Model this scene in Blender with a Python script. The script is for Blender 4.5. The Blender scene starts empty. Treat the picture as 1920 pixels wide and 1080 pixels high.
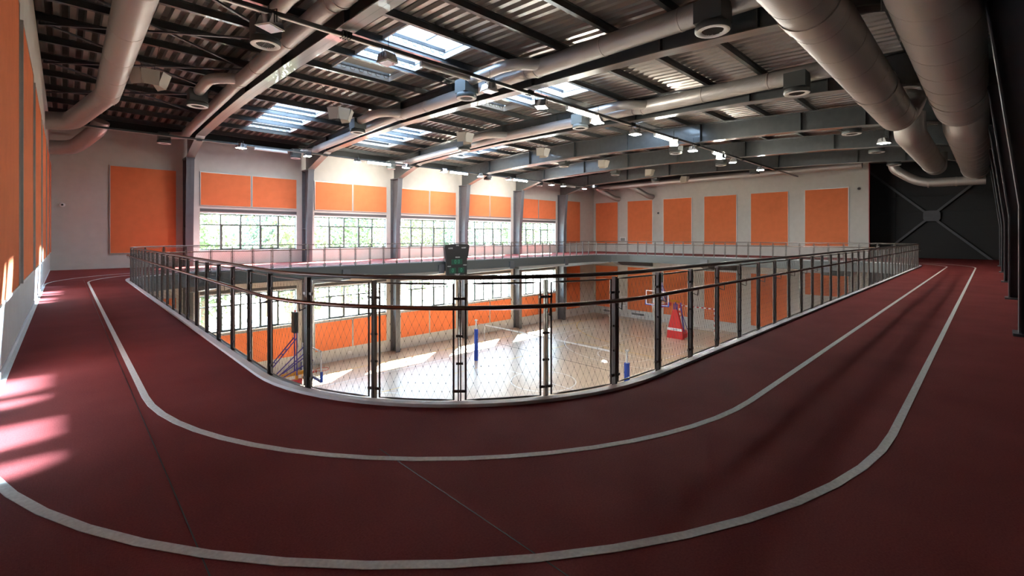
import bpy, math, random
from mathutils import Vector, Matrix
from mathutils.geometry import tessellate_polygon
random.seed(7)
S = bpy.context.scene
COL = S.collection

# ------------------------------------------------------------------ camera
YAW = 0.803                      # viewing direction, measured from +X towards +Y
cam_d = bpy.data.cameras.new('camera'); cam = bpy.data.objects.new('camera', cam_d); COL.objects.link(cam)
cam.location = (0, 0, 1.5)
cam.rotation_euler = (math.pi/2, 0, YAW - math.pi/2)
cam_d.sensor_width = 36.0; cam_d.lens = 867.44/1920*36.0
cam_d.shift_y = -(540-444.3)/1920
cam_d.clip_start = 0.05; cam_d.clip_end = 400
S.camera = cam

# ------------------------------------------------------------------ sky, sun, exposure
W = bpy.data.worlds.new('sky'); S.world = W; W.use_nodes = True
bg = W.node_tree.nodes['Background']
bg.inputs['Color'].default_value = (0.60, 0.78, 1.0, 1); bg.inputs['Strength'].default_value = 4.5
sd = bpy.data.lights.new('sun', 'SUN'); sun = bpy.data.objects.new('sun', sd); COL.objects.link(sun)
sd.energy = 46.0; sd.angle = math.radians(0.9); sd.color = (1.0, 0.96, 0.90)
sun.rotation_euler = Vector((-1.16, -0.90, -1.0)).to_track_quat('-Z', 'Y').to_euler()
sun.location = (45, 60, 40)
S.view_settings.view_transform = 'Standard'; S.view_settings.look = 'None'
S.view_settings.gamma = 1.0; S.view_settings.use_curve_mapping = False
S.view_settings.exposure = 2.5
S.cycles.use_denoising = True
S.cycles.max_bounces = 10; S.cycles.diffuse_bounces = 6; S.cycles.glossy_bounces = 4
S.cycles.transparent_max_bounces = 24; S.cycles.transmission_bounces = 6
S.cycles.sample_clamp_indirect = 12.0
S.cycles.caustics_reflective = False; S.cycles.caustics_refractive = False

# ------------------------------------------------------------------ helpers
def mat(name, col, rough=0.6, metal=0.0, spec=0.5, emit=None, es=0.0, coat=0.0):
    m = bpy.data.materials.new(name); m.use_nodes = True
    b = m.node_tree.nodes['Principled BSDF']
    b.inputs['Base Color'].default_value = (*col, 1)
    b.inputs['Roughness'].default_value = rough; b.inputs['Metallic'].default_value = metal
    b.inputs['Specular IOR Level'].default_value = spec
    b.inputs['Coat Weight'].default_value = coat
    if emit:
        b.inputs['Emission Color'].default_value = (*emit, 1); b.inputs['Emission Strength'].default_value = es
    return m
def nd(m, t, **kw):
    n = m.node_tree.nodes.new(t)
    for k, v in kw.items():
        if k in n.inputs: n.inputs[k].default_value = v
        else: setattr(n, k, v)
    return n
def vary(m, scale, amt, detail=4, bump=0.0, stretch=None, bscale=None, bdist=0.01):
    """noise variation of the base colour and an optional bump, in object coordinates"""
    nt = m.node_tree; b = nt.nodes['Principled BSDF']; L = nt.links.new
    tc = nd(m, 'ShaderNodeTexCoord'); mp = nd(m, 'ShaderNodeMapping')
    if stretch: mp.inputs['Scale'].default_value = stretch
    L(tc.outputs['Object'], mp.inputs['Vector'])
    n = nd(m, 'ShaderNodeTexNoise', Scale=scale, Detail=detail)
    L(mp.outputs[0], n.inputs['Vector'])
    c = b.inputs['Base Color'].default_value[:]
    r = nd(m, 'ShaderNodeValToRGB')
    r.color_ramp.elements[0].position = 0.3; r.color_ramp.elements[1].position = 0.7
    r.color_ramp.elements[0].color = tuple(max(0, x*(1-amt)) for x in c[:3]) + (1,)
    r.color_ramp.elements[1].color = tuple(min(1, x*(1+amt)) for x in c[:3]) + (1,)
    L(n.outputs['Fac'], r.inputs[0]); L(r.outputs[0], b.inputs['Base Color'])
    if bump:
        n2 = nd(m, 'ShaderNodeTexNoise', Scale=bscale or scale*6, Detail=2)
        L(mp.outputs[0], n2.inputs['Vector'])
        bp = nd(m, 'ShaderNodeBump', Strength=bump, Distance=bdist)
        L(n2.outputs['Fac'], bp.inputs['Height']); L(bp.outputs[0], b.inputs['Normal'])
    return m

class MB:
    """collects shapes; build() links them as ONE mesh object"""
    def __init__(s): s.v = []; s.f = []; s.mi = []; s.sm = []; s.m = 0
    def add(s, vs, fs, smooth=False):
        o = len(s.v); s.v += [tuple(p) for p in vs]
        for f in fs: s.f.append([i+o for i in f]); s.mi.append(s.m); s.sm.append(smooth)
    def box(s, x0, x1, y0, y1, z0, z1):
        s.add([(x0,y0,z0),(x1,y0,z0),(x1,y1,z0),(x0,y1,z0),(x0,y0,z1),(x1,y0,z1),(x1,y1,z1),(x0,y1,z1)],
              [(0,3,2,1),(4,5,6,7),(0,1,5,4),(1,2,6,5),(2,3,7,6),(3,0,4,7)]); return s
    def bar(s, a, b, w, h, up=(0,0,1)):
        a = Vector(a); b = Vector(b); d = (b-a).normalized(); up = Vector(up)
        if abs(d.dot(up)) > 0.99: up = Vector((1,0,0))
        r = d.cross(up).normalized(); u = r.cross(d)
        vs = []
        for p in (a, b):
            for i, j in ((-1,-1),(1,-1),(1,1),(-1,1)): vs.append(p + r*(i*w/2) + u*(j*h/2))
        s.add(vs, [(3,2,1,0),(4,5,6,7),(0,1,5,4),(1,2,6,5),(2,3,7,6),(3,0,4,7)]); return s
    def tube(s, pts, r, n=10, cap=True, closed=False, smooth=True):
        pts = [Vector(p) for p in pts]; N = len(pts); rs = r if isinstance(r, (list, tuple)) else [r]*N
        rings = []; up = None
        for i in range(N):
            if closed: d = (pts[(i+1) % N]-pts[i-1]).normalized()
            elif i == 0: d = (pts[1]-pts[0]).normalized()
            elif i == N-1: d = (pts[-1]-pts[-2]).normalized()
            else: d = ((pts[i+1]-pts[i]).normalized()+(pts[i]-pts[i-1]).normalized()).normalized()
            if up is None: up = Vector((0,0,1)) if abs(d.z) < 0.9 else Vector((1,0,0))
            a = d.cross(up)
            if a.length < 1e-4: a = d.cross(Vector((0.3,1,0.2)))
            a.normalize(); b = a.cross(d); up = b
            rings.append([pts[i] + (a*math.cos(2*math.pi*k/n) + b*math.sin(2*math.pi*k/n))*rs[i] for k in range(n)])
        vs = [p for R in rings for p in R]; fs = []
        for i in range(N if closed else N-1):
            j = (i+1) % N
            for k in range(n): fs.append((i*n+k, i*n+(k+1) % n, j*n+(k+1) % n, j*n+k))
        s.add(vs, fs, smooth)
        if cap and not closed:
            s.add(rings[0], [tuple(range(n))[::-1]]); s.add(rings[-1], [tuple(range(n))])
        return s
    def lathe(s, c, prof, n=20, ax=(0,0,1), smooth=True):
        """prof: (radius, height along ax)"""
        c = Vector(c); q = Vector((0,0,1)).rotation_difference(Vector(ax)); vs = []; fs = []
        for r, h in prof:
            for k in range(n):
                t = 2*math.pi*k/n; vs.append(c + q @ Vector((r*math.cos(t), r*math.sin(t), h)))
        for i in range(len(prof)-1):
            for k in range(n): fs.append((i*n+k, i*n+(k+1) % n, (i+1)*n+(k+1) % n, (i+1)*n+k))
        s.add(vs, fs, smooth); return s
    def prism(s, poly, a, b, axis='x'):
        """poly: 2D points in the plane across AXIS; extruded from a to b"""
        f = {'x': lambda p, t: (t, p[0], p[1]), 'y': lambda p, t: (p[0], t, p[1]), 'z': lambda p, t: (p[0], p[1], t)}[axis]
        n = len(poly); vs = [f(p, a) for p in poly] + [f(p, b) for p in poly]
        tri = tessellate_polygon([[Vector((p[0], p[1], 0)) for p in poly]])
        fs = [tuple(t)[::-1] for t in tri] + [tuple(i+n for i in t) for t in tri] + [(i, (i+1) % n, n+(i+1) % n, n+i) for i in range(n)]
        s.add(vs, fs); return s
    def strip(s, line, half, axis_x, thick):
        """a flat plate that follows LINE (y, z) points, HALF wide to each side of axis_x"""
        for (y0, z0), (y1, z1) in zip(line[:-1], line[1:]):
            s.add([(axis_x-half,y0,z0),(axis_x+half,y0,z0),(axis_x+half,y1,z1),(axis_x-half,y1,z1),
                   (axis_x-half,y0,z0+thick),(axis_x+half,y0,z0+thick),(axis_x+half,y1,z1+thick),(axis_x-half,y1,z1+thick)],
                  [(0,3,2,1),(4,5,6,7),(0,1,5,4),(1,2,6,5),(2,3,7,6),(3,0,4,7)])
        return s
    def build(s, name, m, parent=None, fix=True):
        me = bpy.data.meshes.new(name); me.from_pydata(s.v, [], s.f)
        ms = m if isinstance(m, (list, tuple)) else [m]
        for x in ms: me.materials.append(x)
        me.polygons.foreach_set('material_index', s.mi); me.polygons.foreach_set('use_smooth', s.sm)
        if fix:
            import bmesh
            bm = bmesh.new(); bm.from_mesh(me); bmesh.ops.recalc_face_normals(bm, faces=bm.faces); bm.to_mesh(me); bm.free()
        me.update()
        o = bpy.data.objects.new(name, me); COL.objects.link(o)
        if parent: o.parent = parent
        return o
def thing(name, label, cat, loc=(0,0,0), rz=0, group=None):
    o = bpy.data.objects.new(name, None); COL.objects.link(o)
    o.empty_display_size = 0.2; o.location = loc; o.rotation_euler = (0,0,rz)
    return tag(o, label, cat, group)
def tag(o, label, cat, group=None):
    o['label'] = label; o['category'] = cat
    if group: o['group'] = group
    return o
def struct(o): o['kind'] = 'structure'; return o
def children(o): return [c for c in COL.objects if c.parent == o]
def dup(root, loc, rz=0, label=None, group=None):
    r = root.copy(); COL.objects.link(r); r.location = loc; r.rotation_euler = (0,0,rz)
    if label: r['label'] = label
    if group: r['group'] = group
    for ch in kids[root.name]:
        c = ch[0].copy(); COL.objects.link(c); c.parent = r
        for g in ch[1]:
            d = g.copy(); COL.objects.link(d); d.parent = c
    return r
kids = {}
def proto(root):          # remember a thing's parts and sub-parts once, for dup()
    cs = children(root); kids[root.name] = [(c, children(c)) for c in cs]; return root
ORD = ['first','second','third','fourth','fifth','sixth','seventh','eighth','ninth','tenth','eleventh','twelfth','thirteenth','fourteenth','fifteenth','sixteenth','seventeenth','eighteenth']

# ------------------------------------------------------------------ materials
M = {}
M['wall'] = vary(mat('painted_wall', (0.55,0.535,0.505), 0.85), 3, 0.04, bump=0.15, bscale=60)
M['orange'] = vary(mat('orange_fabric', (0.74,0.205,0.085), 0.9, spec=0.1), 2.5, 0.05, bump=0.3, bscale=250, bdist=0.002)
M['panel_frame'] = mat('pale_aluminium', (0.55,0.54,0.52), 0.4, 0.6)
M['steel'] = vary(mat('charcoal_steel', (0.066,0.074,0.078), 0.32, 0.0, 0.7, coat=0.4), 4, 0.12)
M['flange'] = mat('bounce_lit_flange', (0.16,0.155,0.15), 0.28, 0.0, 0.8, coat=0.5)  # lighter than the web steel: floor bounce light put into the colour
M['steel_col'] = vary(mat('grey_steel', (0.11,0.115,0.13), 0.4), 4, 0.08)
M['fascia'] = mat('dark_channel_steel', (0.085,0.095,0.095), 0.45)
M['rail'] = mat('rail_steel', (0.165,0.145,0.135), 0.34, 0.75, 0.6)
M['rail_tube'] = mat('handrail_steel', (0.22,0.14,0.11), 0.25, 0.85)
M['cable'] = mat('cable', (0.11,0.105,0.10), 0.4, 0.6)
M['duct'] = mat('galvanised_duct', (0.45,0.425,0.41), 0.40, 0.55)
M['duct_ring'] = mat('duct_ring', (0.50,0.46,0.43), 0.38, 0.6)
M['deck'] = mat('roof_sheet', (0.33,0.295,0.27), 0.33, 0.5)
M['dark'] = mat('black_steel', (0.018,0.018,0.019), 0.45)
M['dark_panel'] = mat('black_wall_panel', (0.012,0.013,0.014), 0.55)
M['white'] = mat('white_paint', (0.75,0.76,0.77), 0.5)
M['line_white'] = vary(mat('track_line_paint', (0.72,0.74,0.72), 0.75), 40, 0.12)
M['kerb'] = mat('kerb_white', (0.74,0.76,0.78), 0.5)
M['line_yellow'] = mat('court_line_yellow', (0.75,0.50,0.05), 0.35)
M['court_white'] = mat('court_line_white', (0.80,0.80,0.80), 0.35)
M['frame'] = mat('window_frame_grey', (0.10,0.125,0.125), 0.45)
M['blind'] = mat('blind_box_grey', (0.10,0.10,0.105), 0.5)
M['blue'] = mat('blue_padding', (0.02,0.07,0.42), 0.55)
M['red'] = mat('red_padding', (0.55,0.02,0.02), 0.5)
M['violet'] = mat('violet_tube', (0.08,0.05,0.30), 0.4)
M['amber'] = mat('amber_boom', (0.75,0.28,0.02), 0.4)
M['beige'] = mat('beige_plastic', (0.46,0.42,0.36), 0.5)
M['chrome'] = mat('polished_reflector', (0.75,0.77,0.80), 0.18, 0.9)
M['tube_on'] = mat('lit_tube', (1,1,1), 0.5, emit=(1.0,0.95,0.80), es=60)
M['tube_off'] = mat('unlit_tube', (0.75,0.73,0.71), 0.4)
M['flood_glow'] = mat('flood_glass', (0.8,0.8,0.8), 0.3, emit=(1.0,0.99,0.96), es=120)
M['flood_soft'] = mat('flood_glass_soft', (0.8,0.8,0.8), 0.3, emit=(1.0,0.99,0.96), es=30)
M['flood_on'] = mat('lit_flood', (1,1,1), 0.5, emit=(1.0,0.98,0.90), es=60)
M['green'] = mat('display_green', (0.01,0.07,0.045), 0.4)
M['net_white'] = mat('net_white', (0.8,0.8,0.8), 0.8)
M['bark'] = mat('bark', (0.20,0.14,0.09), 0.9)
M['leaf_a'] = mat('leaf_green', (0.10,0.14,0.06), 0.7); M['leaf_b'] = mat('leaf_olive', (0.14,0.155,0.08), 0.7); M['leaf_c'] = mat('leaf_bluish', (0.075,0.115,0.075), 0.7)
M['ground'] = vary(mat('pale_ground', (0.34,0.33,0.30), 0.9), 0.3, 0.25)
def duct_seams(m):
    nt = m.node_tree; L = nt.links.new; b = nt.nodes['Principled BSDF']
    tc = nd(m, 'ShaderNodeTexCoord')
    w = nd(m, 'ShaderNodeTexWave', Scale=9.0, Distortion=0.4); w.bands_direction = 'DIAGONAL'
    L(tc.outputs['Object'], w.inputs['Vector'])
    bp = nd(m, 'ShaderNodeBump', Strength=0.25, Distance=0.006); L(w.outputs['Fac'], bp.inputs['Height']); L(bp.outputs[0], b.inputs['Normal'])
duct_seams(M['duct'])
def track_material():
    m = mat('track_rubber', (0.17,0.04,0.04), 0.75, spec=0.06)
    nt = m.node_tree; L = nt.links.new; b = nt.nodes['Principled BSDF']
    tc = nd(m, 'ShaderNodeTexCoord')
    n1 = nd(m, 'ShaderNodeTexNoise', Scale=1.1, Detail=5); L(tc.outputs['Object'], n1.inputs['Vector'])
    n2 = nd(m, 'ShaderNodeTexNoise', Scale=90.0, Detail=2); L(tc.outputs['Object'], n2.inputs['Vector'])
    mx = nd(m, 'ShaderNodeMath', operation='ADD'); L(n1.outputs['Fac'], mx.inputs[0]); L(n2.outputs['Fac'], mx.inputs[1])
    r = nd(m, 'ShaderNodeValToRGB'); L(mx.outputs[0], r.inputs[0])
    mr = nd(m, 'ShaderNodeMapRange'); L(mx.outputs[0], mr.inputs['Value']); mr.inputs['From Min'].default_value = 0.7; mr.inputs['From Max'].default_value = 1.3
    L(mr.outputs[0], r.inputs[0])
    r.color_ramp.elements[0].color = (0.165,0.030,0.029,1); r.color_ramp.elements[1].color = (0.235,0.050,0.047,1)
    L(r.outputs[0], b.inputs['Base Color'])
    w = nd(m, 'ShaderNodeTexWave', Scale=55.0, Distortion=0.6); L(tc.outputs['Object'], w.inputs['Vector'])
    ad = nd(m, 'ShaderNodeMath', operation='ADD'); L(w.outputs['Fac'], ad.inputs[0]); L(n2.outputs['Fac'], ad.inputs[1])
    bp = nd(m, 'ShaderNodeBump', Strength=0.28, Distance=0.002); L(ad.outputs[0], bp.inputs['Height']); L(bp.outputs[0], b.inputs['Normal'])
    return m
M['track'] = track_material()
def court_material():
    m = mat('court_wood', (0.50,0.34,0.21), 0.33, spec=0.9, coat=0.8)
    nt = m.node_tree; L = nt.links.new; b = nt.nodes['Principled BSDF']
    b.inputs['Coat Roughness'].default_value = 0.30
    tc = nd(m, 'ShaderNodeTexCoord')
    br = nd(m, 'ShaderNodeTexBrick', Scale=1.0); br.inputs['Brick Width'].default_value = 1.8; br.inputs['Row Height'].default_value = 0.13
    br.inputs['Mortar Size'].default_value = 0.004
    br.inputs['Color1'].default_value = (0.53,0.40,0.275,1); br.inputs['Color2'].default_value = (0.46,0.335,0.22,1); br.inputs['Mortar'].default_value = (0.30,0.20,0.12,1)
    L(tc.outputs['Object'], br.inputs['Vector']); L(br.outputs['Color'], b.inputs['Base Color'])
    return m
M['court'] = court_material()
def glass_material(name, tint, gloss=0.06, trans=0.0):
    m = bpy.data.materials.new(name); m.use_nodes = True; nt = m.node_tree; nt.nodes.clear(); L = nt.links.new
    out = nt.nodes.new('ShaderNodeOutputMaterial'); t = nt.nodes.new('ShaderNodeBsdfTransparent'); t.inputs[0].default_value = (*tint,1)
    g = nt.nodes.new('ShaderNodeBsdfGlossy'); g.inputs['Roughness'].default_value = 0.03
    mx = nt.nodes.new('ShaderNodeMixShader'); mx.inputs[0].default_value = gloss
    L(t.outputs[0], mx.inputs[1]); L(g.outputs[0], mx.inputs[2]); last = mx
    if trans:
        tr = nt.nodes.new('ShaderNodeBsdfTranslucent'); m2 = nt.nodes.new('ShaderNodeMixShader'); m2.inputs[0].default_value = trans
        L(last.outputs[0], m2.inputs[1]); L(tr.outputs[0], m2.inputs[2]); last = m2
    L(last.outputs[0], out.inputs['Surface']); return m
M['glass'] = glass_material('window_glass', (0.93,0.97,0.96))
M['skyglass'] = glass_material('skylight_glazing', (0.58,0.68,0.78), 0.05, 0.10)
M['skyfrost'] = glass_material('frosted_skylight', (0.16,0.20,0.24), 0.05, 0.30)
M['blind_pale'] = mat('skylight_blind', (0.34,0.33,0.32), 0.7)
M['board'] = glass_material('clear_backboard', (0.92,0.95,0.96), 0.10)

# ------------------------------------------------------------------ dimensions (metres, track deck at z = 0)
XL, XFAR, XREC = -0.50, 40.13, 44.0
YR, YW = -1.1, 29.14
ZC = -6.45                                   # court floor
XF = [4.55 + 5.975*i for i in range(6)]      # portal frames
C0, C1 = (4.514, 5.506), (31.5, 20.5)        # centres of the track's corner arcs
def lerp_tab(tab, y):
    for (a, za), (b, zb) in zip(tab[:-1], tab[1:]):
        if y <= b: return za + (zb-za)*(y-a)/(b-a)
    return tab[-1][1]
TOP = [(-1.4,6.38),(0,6.48),(3.8,6.69),(6.35,6.83),(10,7.06),(14,7.24),(17.8,7.34),(21.6,7.28),(25.5,7.10),(29.4,6.92)]
BOT = [(-0.02,5.25),(1.6,5.66),(3.4,5.83),(5.6,5.98),(9.9,6.14),(14,6.28),(17.6,6.36),(21.5,6.34),(25.6,6.22),(28.1,5.52)]
zt = lambda y: lerp_tab(TOP, y)
zb = lambda y: lerp_tab(BOT, y)

def ring_pts(r, n=14):
    """rounded rectangle about C0..C1, r beyond the arc centres, counter-clockwise"""
    out = []
    for cx, cy, a0 in ((C0[0],C0[1],math.pi),(C1[0],C0[1],1.5*math.pi),(C1[0],C1[1],0),(C0[0],C1[1],0.5*math.pi)):
        for k in range(n+1):
            a = a0 + 0.5*math.pi*k/n; out.append((cx+r*math.cos(a), cy+r*math.sin(a)))
    return out

# ------------------------------------------------------------------ running track
track = thing('running_track', 'dark red rubber running track on a raised gallery round the open court', 'running track', (0,0,0))
outer = [(XL,YR),(XREC,YR),(XREC,5.9),(XFAR,5.9),(XFAR,YW),(XL,YW)]
hole = ring_pts(2.96)
def slab(z0, z1):
    mb = MB(); allp = outer + hole
    tri = tessellate_polygon([[Vector((*p,0)) for p in outer], [Vector((*p,0)) for p in hole]])
    n = len(allp); vs = [(*p, z1) for p in allp] + [(*p, z0) for p in allp]
    fs = [tuple(t) for t in tri] + [tuple(i+n for i in t)[::-1] for t in tri]
    for a, b in ((0, len(outer)), (len(outer), n)):
        for i in range(a, b):
            j = i+1 if i+1 < b else a; fs.append((i, j, j+n, i+n))
    mb.add(vs, fs); return mb
slab(-0.16, 0.0).build('deck_surface', M['track'], track)
def ring_band(r0, r1, z0, z1, n=20):
    a = ring_pts(r0, n); b = ring_pts(r1, n); mb = MB(); N = len(a)
    vs = [(*p,z0) for p in a]+[(*p,z0) for p in b]+[(*p,z1) for p in b]+[(*p,z1) for p in a]; fs = []
    for i in range(N):
        j = (i+1) % N
        for k in range(4): l = (k+1) % 4; fs.append((k*N+i, k*N+j, l*N+j, l*N+i))
    mb.add(vs, fs); return mb
for r, w in ((3.975,'inner white lane line'),(4.985,'outer white lane line')):
    o = ring_band(r-0.027, r+0.027, 0.0, 0.003).build('lane_line', M['line_white'], track); o['label'] = w
ring_band(2.955, 3.035, -0.02, 0.03).build('kerb', M['kerb'], track)
ring_band(2.84, 2.955, -0.60, -0.02).build('edge_beam', M['fascia'], track)
ring_band(2.78, 2.84, -0.60, -0.57).build('edge_beam_flange', M['fascia'], track)
for x, y0, y1 in ((0.46,0.2,22.0),(1.60,0.0,3.0)):
    MB().box(x-0.003, x+0.003, y0, y1, 0.0, 0.0012).build('seam', M['dark'], track)
for i, x in enumerate(XF):                       # cantilever brackets under the gallery, window side
    mb = MB().prism([(28.35,-1.35),(28.35,-0.2),(23.25,-0.2),(23.25,-0.72),(23.9,-0.82)], x-0.2, x+0.2, 'x')
    mb.build('bracket', M['steel_col'], track)
for y in (22.6, 14.9, 7.2):
    MB().prism([(XFAR,-1.3),(XFAR,-0.2),(34.25,-0.2),(34.25,-0.72),(34.9,-0.95)], y-0.28, y+0.28, 'y').build('bracket', M['steel_col'], track)

# ------------------------------------------------------------------ court floor and its markings
fl = struct(MB().box(XL-0.3, XREC, YR, YW+0.3, ZC-0.2, ZC).build('floor', M['court']))
def ground_path(pts, w, z0, z1, mb):
    for (x0,y0),(x1,y1) in zip(pts[:-1], pts[1:]): mb.bar((x0,y0,(z0+z1)/2),(x1,y1,(z0+z1)/2), w, z1-z0)
CX, CY = 19.0, 17.2
def arc(cx, cy, r, a0, a1, n=28): return [(cx+r*math.cos(a0+(a1-a0)*k/n), cy+r*math.sin(a0+(a1-a0)*k/n)) for k in range(n+1)]
mw = MB(); zz = (ZC, ZC+0.003)
for p in ([(CX-14,CY-7.5),(CX+14,CY-7.5),(CX+14,CY+7.5),(CX-14,CY+7.5),(CX-14,CY-7.5)], [(CX,CY-7.5),(CX,CY+7.5)], arc(CX,CY,1.8,0,2*math.pi),
          [(CX+9,CY-9.2),(CX+9,CY-4.5)]): ground_path(p, 0.065, *zz, mw)
for s in (-1, 1):
    e = CX+14*s; h = CX+(14-1.575)*s
    ground_path([(e,CY-2.45),(e-5.8*s,CY-2.45),(e-5.8*s,CY+2.45),(e,CY+2.45)], 0.065, *zz, mw)
    a = math.pi if s > 0 else 0
    ground_path(arc(e-5.8*s,CY,1.8,a-math.pi/2,a+math.pi/2), 0.065, *zz, mw)
    th = math.asin(6.6/6.75)
    ground_path([(e,CY-6.6)]+(arc(h,CY,6.75,math.pi+th,math.pi-th) if s > 0 else arc(h,CY,6.75,-th,th))+[(e,CY+6.6)], 0.065, *zz, mw)
    ground_path(arc(h,CY,1.25,a-math.pi/2,a+math.pi/2), 0.065, *zz, mw)
mw.build('court_lines', M['court_white'], fl)
my = MB(); z2 = (ZC, ZC+0.002)
ground_path([(CX-9,CY-4.5),(CX+9,CY-4.5),(CX+9,CY+4.5),(CX-9,CY+4.5),(CX-9,CY-4.5)], 0.06, *z2, my)
ground_path([(0.6,CY-9.6),(38.6,CY-9.6),(38.6,CY+9.6),(0.6,CY+9.6),(0.6,CY-9.6)], 0.06, *z2, my)
for s in (-1, 1):
    e = CX+19.5*s; a = math.pi if s > 0 else 0
    for y, q in ((CY+1.5, -1 if s > 0 else 1), (CY-1.5, 1 if s > 0 else -1)):
        ground_path(arc(e, y, 6.0, a, a+q*math.pi/2), 0.06, *z2, my)
        ground_path(arc(e, y, 9.0, a, a+q*math.pi/2.6), 0.06, *z2, my)
my.build('handball_lines', M['line_yellow'], fl)

# ------------------------------------------------------------------ walls
def wall_with_holes(name, axis, a0, a1, z0, z1, holes, t0, t1, m, sidem=None):
    """a wall across AXIS ('y': runs along x) made of pieces round rectangular openings"""
    mb = MB(); xs = sorted({a0, a1, *[h[0] for h in holes], *[h[1] for h in holes]}); zs = sorted({z0, z1, *[h[2] for h in holes], *[h[3] for h in holes]})
    for xa, xb in zip(xs[:-1], xs[1:]):
        run = None
        for za, zb_ in zip(zs[:-1], zs[1:]):
            cx, cz = (xa+xb)/2, (za+zb_)/2
            solid = not any(h[0] < cx < h[1] and h[2] < cz < h[3] for h in holes)
            if solid: run = [run[0], zb_] if run else [za, zb_]
            if (not solid or zb_ == zs[-1]) and run:
                if axis == 'y': mb.box(xa, xb, t0, t1, run[0], run[1])
                else: mb.box(t0, t1, xa, xb, run[0], run[1])
                run = None
    return struct(mb.build(name, m))
WX = [(5.13 + 5.975*i, 10.05 + 5.975*i) for i in range(5)]
UZ, LZ = (0.78, 3.02), (-3.72, -1.42)
holes = [(a, b, *UZ) for a, b in WX] + [(a, b, *LZ) for a, b in WX]
wall_with_holes('wall_back', 'y', XL-0.3, XFAR+0.3, ZC, 6.72, holes, YW, YW+0.32, M['wall'])
wall_with_holes('wall_left', 'x', YR-0.3, YW, ZC, 6.6, [], XL-0.3, XL, M['wall'])
wall_with_holes('wall_far', 'x', 5.9, YW, ZC, 6.7, [], XFAR, XFAR+0.3, M['wall'])
struct(MB().box(XFAR-0.012, XFAR+0.3, 5.86, 5.9, ZC, 6.7).build('trim_1', mat('red_edge_trim', (0.35,0.02,0.02), 0.6)))
mb = MB().box(XL-0.3, XREC+0.3, YR-0.3, YR, ZC, 7.2)
for x in [1.6+5.975*k for k in range(7)]: mb.box(x, x+0.02, YR, YR+0.02, 0, 6.4)
struct(mb.build('wall_right', M['dark_panel']))
mb = MB().box(XREC, XREC+0.3, YR-0.3, 9.0, ZC, 7.4)
for z in (1.1, 2.2, 3.3, 4.4, 5.5): mb.box(XREC-0.05, XREC, YR, 8.9, z, z+0.03)
for y in (4.9, 7.9): mb.box(XREC-0.08, XREC, y, y+0.06, 0, 6.8)
struct(mb.build('wall_recess', M['dark_panel']))
struct(MB().box(XFAR+0.3, XREC, 8.7, 9.0, ZC, 7.4).build('wall_recess_side', M['dark_panel']))
# dark upstands between the painted walls and the roof
struct(MB().box(XL-0.35, XFAR, YW+0.12, YW+0.3, 6.72, 7.5).build('wall_back_upstand', M['dark_panel']))
struct(MB().box(XL-0.35, XL-0.15, YR, YW, 6.6, 7.75).build('wall_left_upstand', M['dark_panel']))
struct(MB().box(XFAR+0.1, XFAR+0.3, 5.9, YW, 6.7, 7.75).build('wall_far_upstand', M['dark_panel']))
struct(MB().box(XL, XL+0.012, YR, YW, 0, 0.07).build('baseboard_left', M['white']))
# steel cross on the black recess wall
t = thing('cross_brace', 'large grey steel X brace on the black wall past the track end', 'brace', (XREC-0.2,2.9,0))
mb = MB(); xx = -0.02
mb.bar((xx,-3.5,-0.6),(xx,3.6,3.6+2.9),0.14,0.10,(1,0,0)).bar((xx,-3.2,6.2),(xx,3.2,-0.2),0.14,0.10,(1,0,0)); mb.build('brace_bar', M['steel_col'], t)
MB().prism([(-0.45,2.75),(-0.3,2.6),(0.3,2.6),(0.45,2.75),(0.45,3.2),(0.3,3.35),(-0.3,3.35),(-0.45,3.2)], -0.1, -0.06, 'x').build('gusset_plate', M['steel_col'], t)

# ------------------------------------------------------------------ windows
def window(n, x0, x1, z0, z1, upper):
    w = bpy.data.objects.new('window_%d' % n, None); COL.objects.link(w); w.location = ((x0+x1)/2, YW, z0); struct(w)
    hx = (x1-x0)/2; h = z1-z0; f = MB(); y0, y1 = 0.16, 0.22
    top = h-0.26; tr = 0.62*h
    f.box(-hx, hx, y0, y1, 0, 0.06).box(-hx, hx, y0, y1, top-0.06, top)
    f.box(-hx, hx, y0, y1, tr-0.03, tr+0.03)
    xs = [-hx+2*hx*k/5 for k in range(6)]
    for k, x in enumerate(xs): q = 0.035 if 0 < k < 5 else 0.03; f.box(max(-hx, x-q), min(hx, x+q), y0-0.005, y1+0.005, 0, top)
    for k in (1, 3): f.box(xs[k]+0.03, xs[k+1]-0.03, y0-0.02, y0, 0.05, 0.10); f.box(xs[k]+0.03, xs[k+1]-0.03, y0-0.02, y0, tr-0.05, tr-0.02); f.box(xs[k]+0.03, xs[k]+0.08, y0-0.02, y0, 0.05, tr-0.02); f.box(xs[k+1]-0.08, xs[k+1]-0.03, y0-0.02, y0, 0.05, tr-0.02)
    f.build('window_frame', M['frame'], w)
    MB().box(-hx+0.02, hx-0.02, 0.185, 0.195, 0.02, top-0.02).build('pane', M['glass'], w)
    MB().box(-hx, hx, -0.02, 0.20, -0.04, 0.0).build('window_sill', M['white'], w)
    MB().box(-hx+0.01, hx-0.01, 0.02, 0.20, top+0.02, h-0.14).build('head_rail', M['white'], w)
    MB().box(-hx, hx, 0.0, 0.24, h-0.16, h).build('blind_box', M['blind'], w)
    return w
for i, (a, b) in enumerate(WX): window(i+1, a, b, *UZ, True)
for i, (a, b) in enumerate(WX): window(i+6, a, b, *LZ, False)

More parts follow.
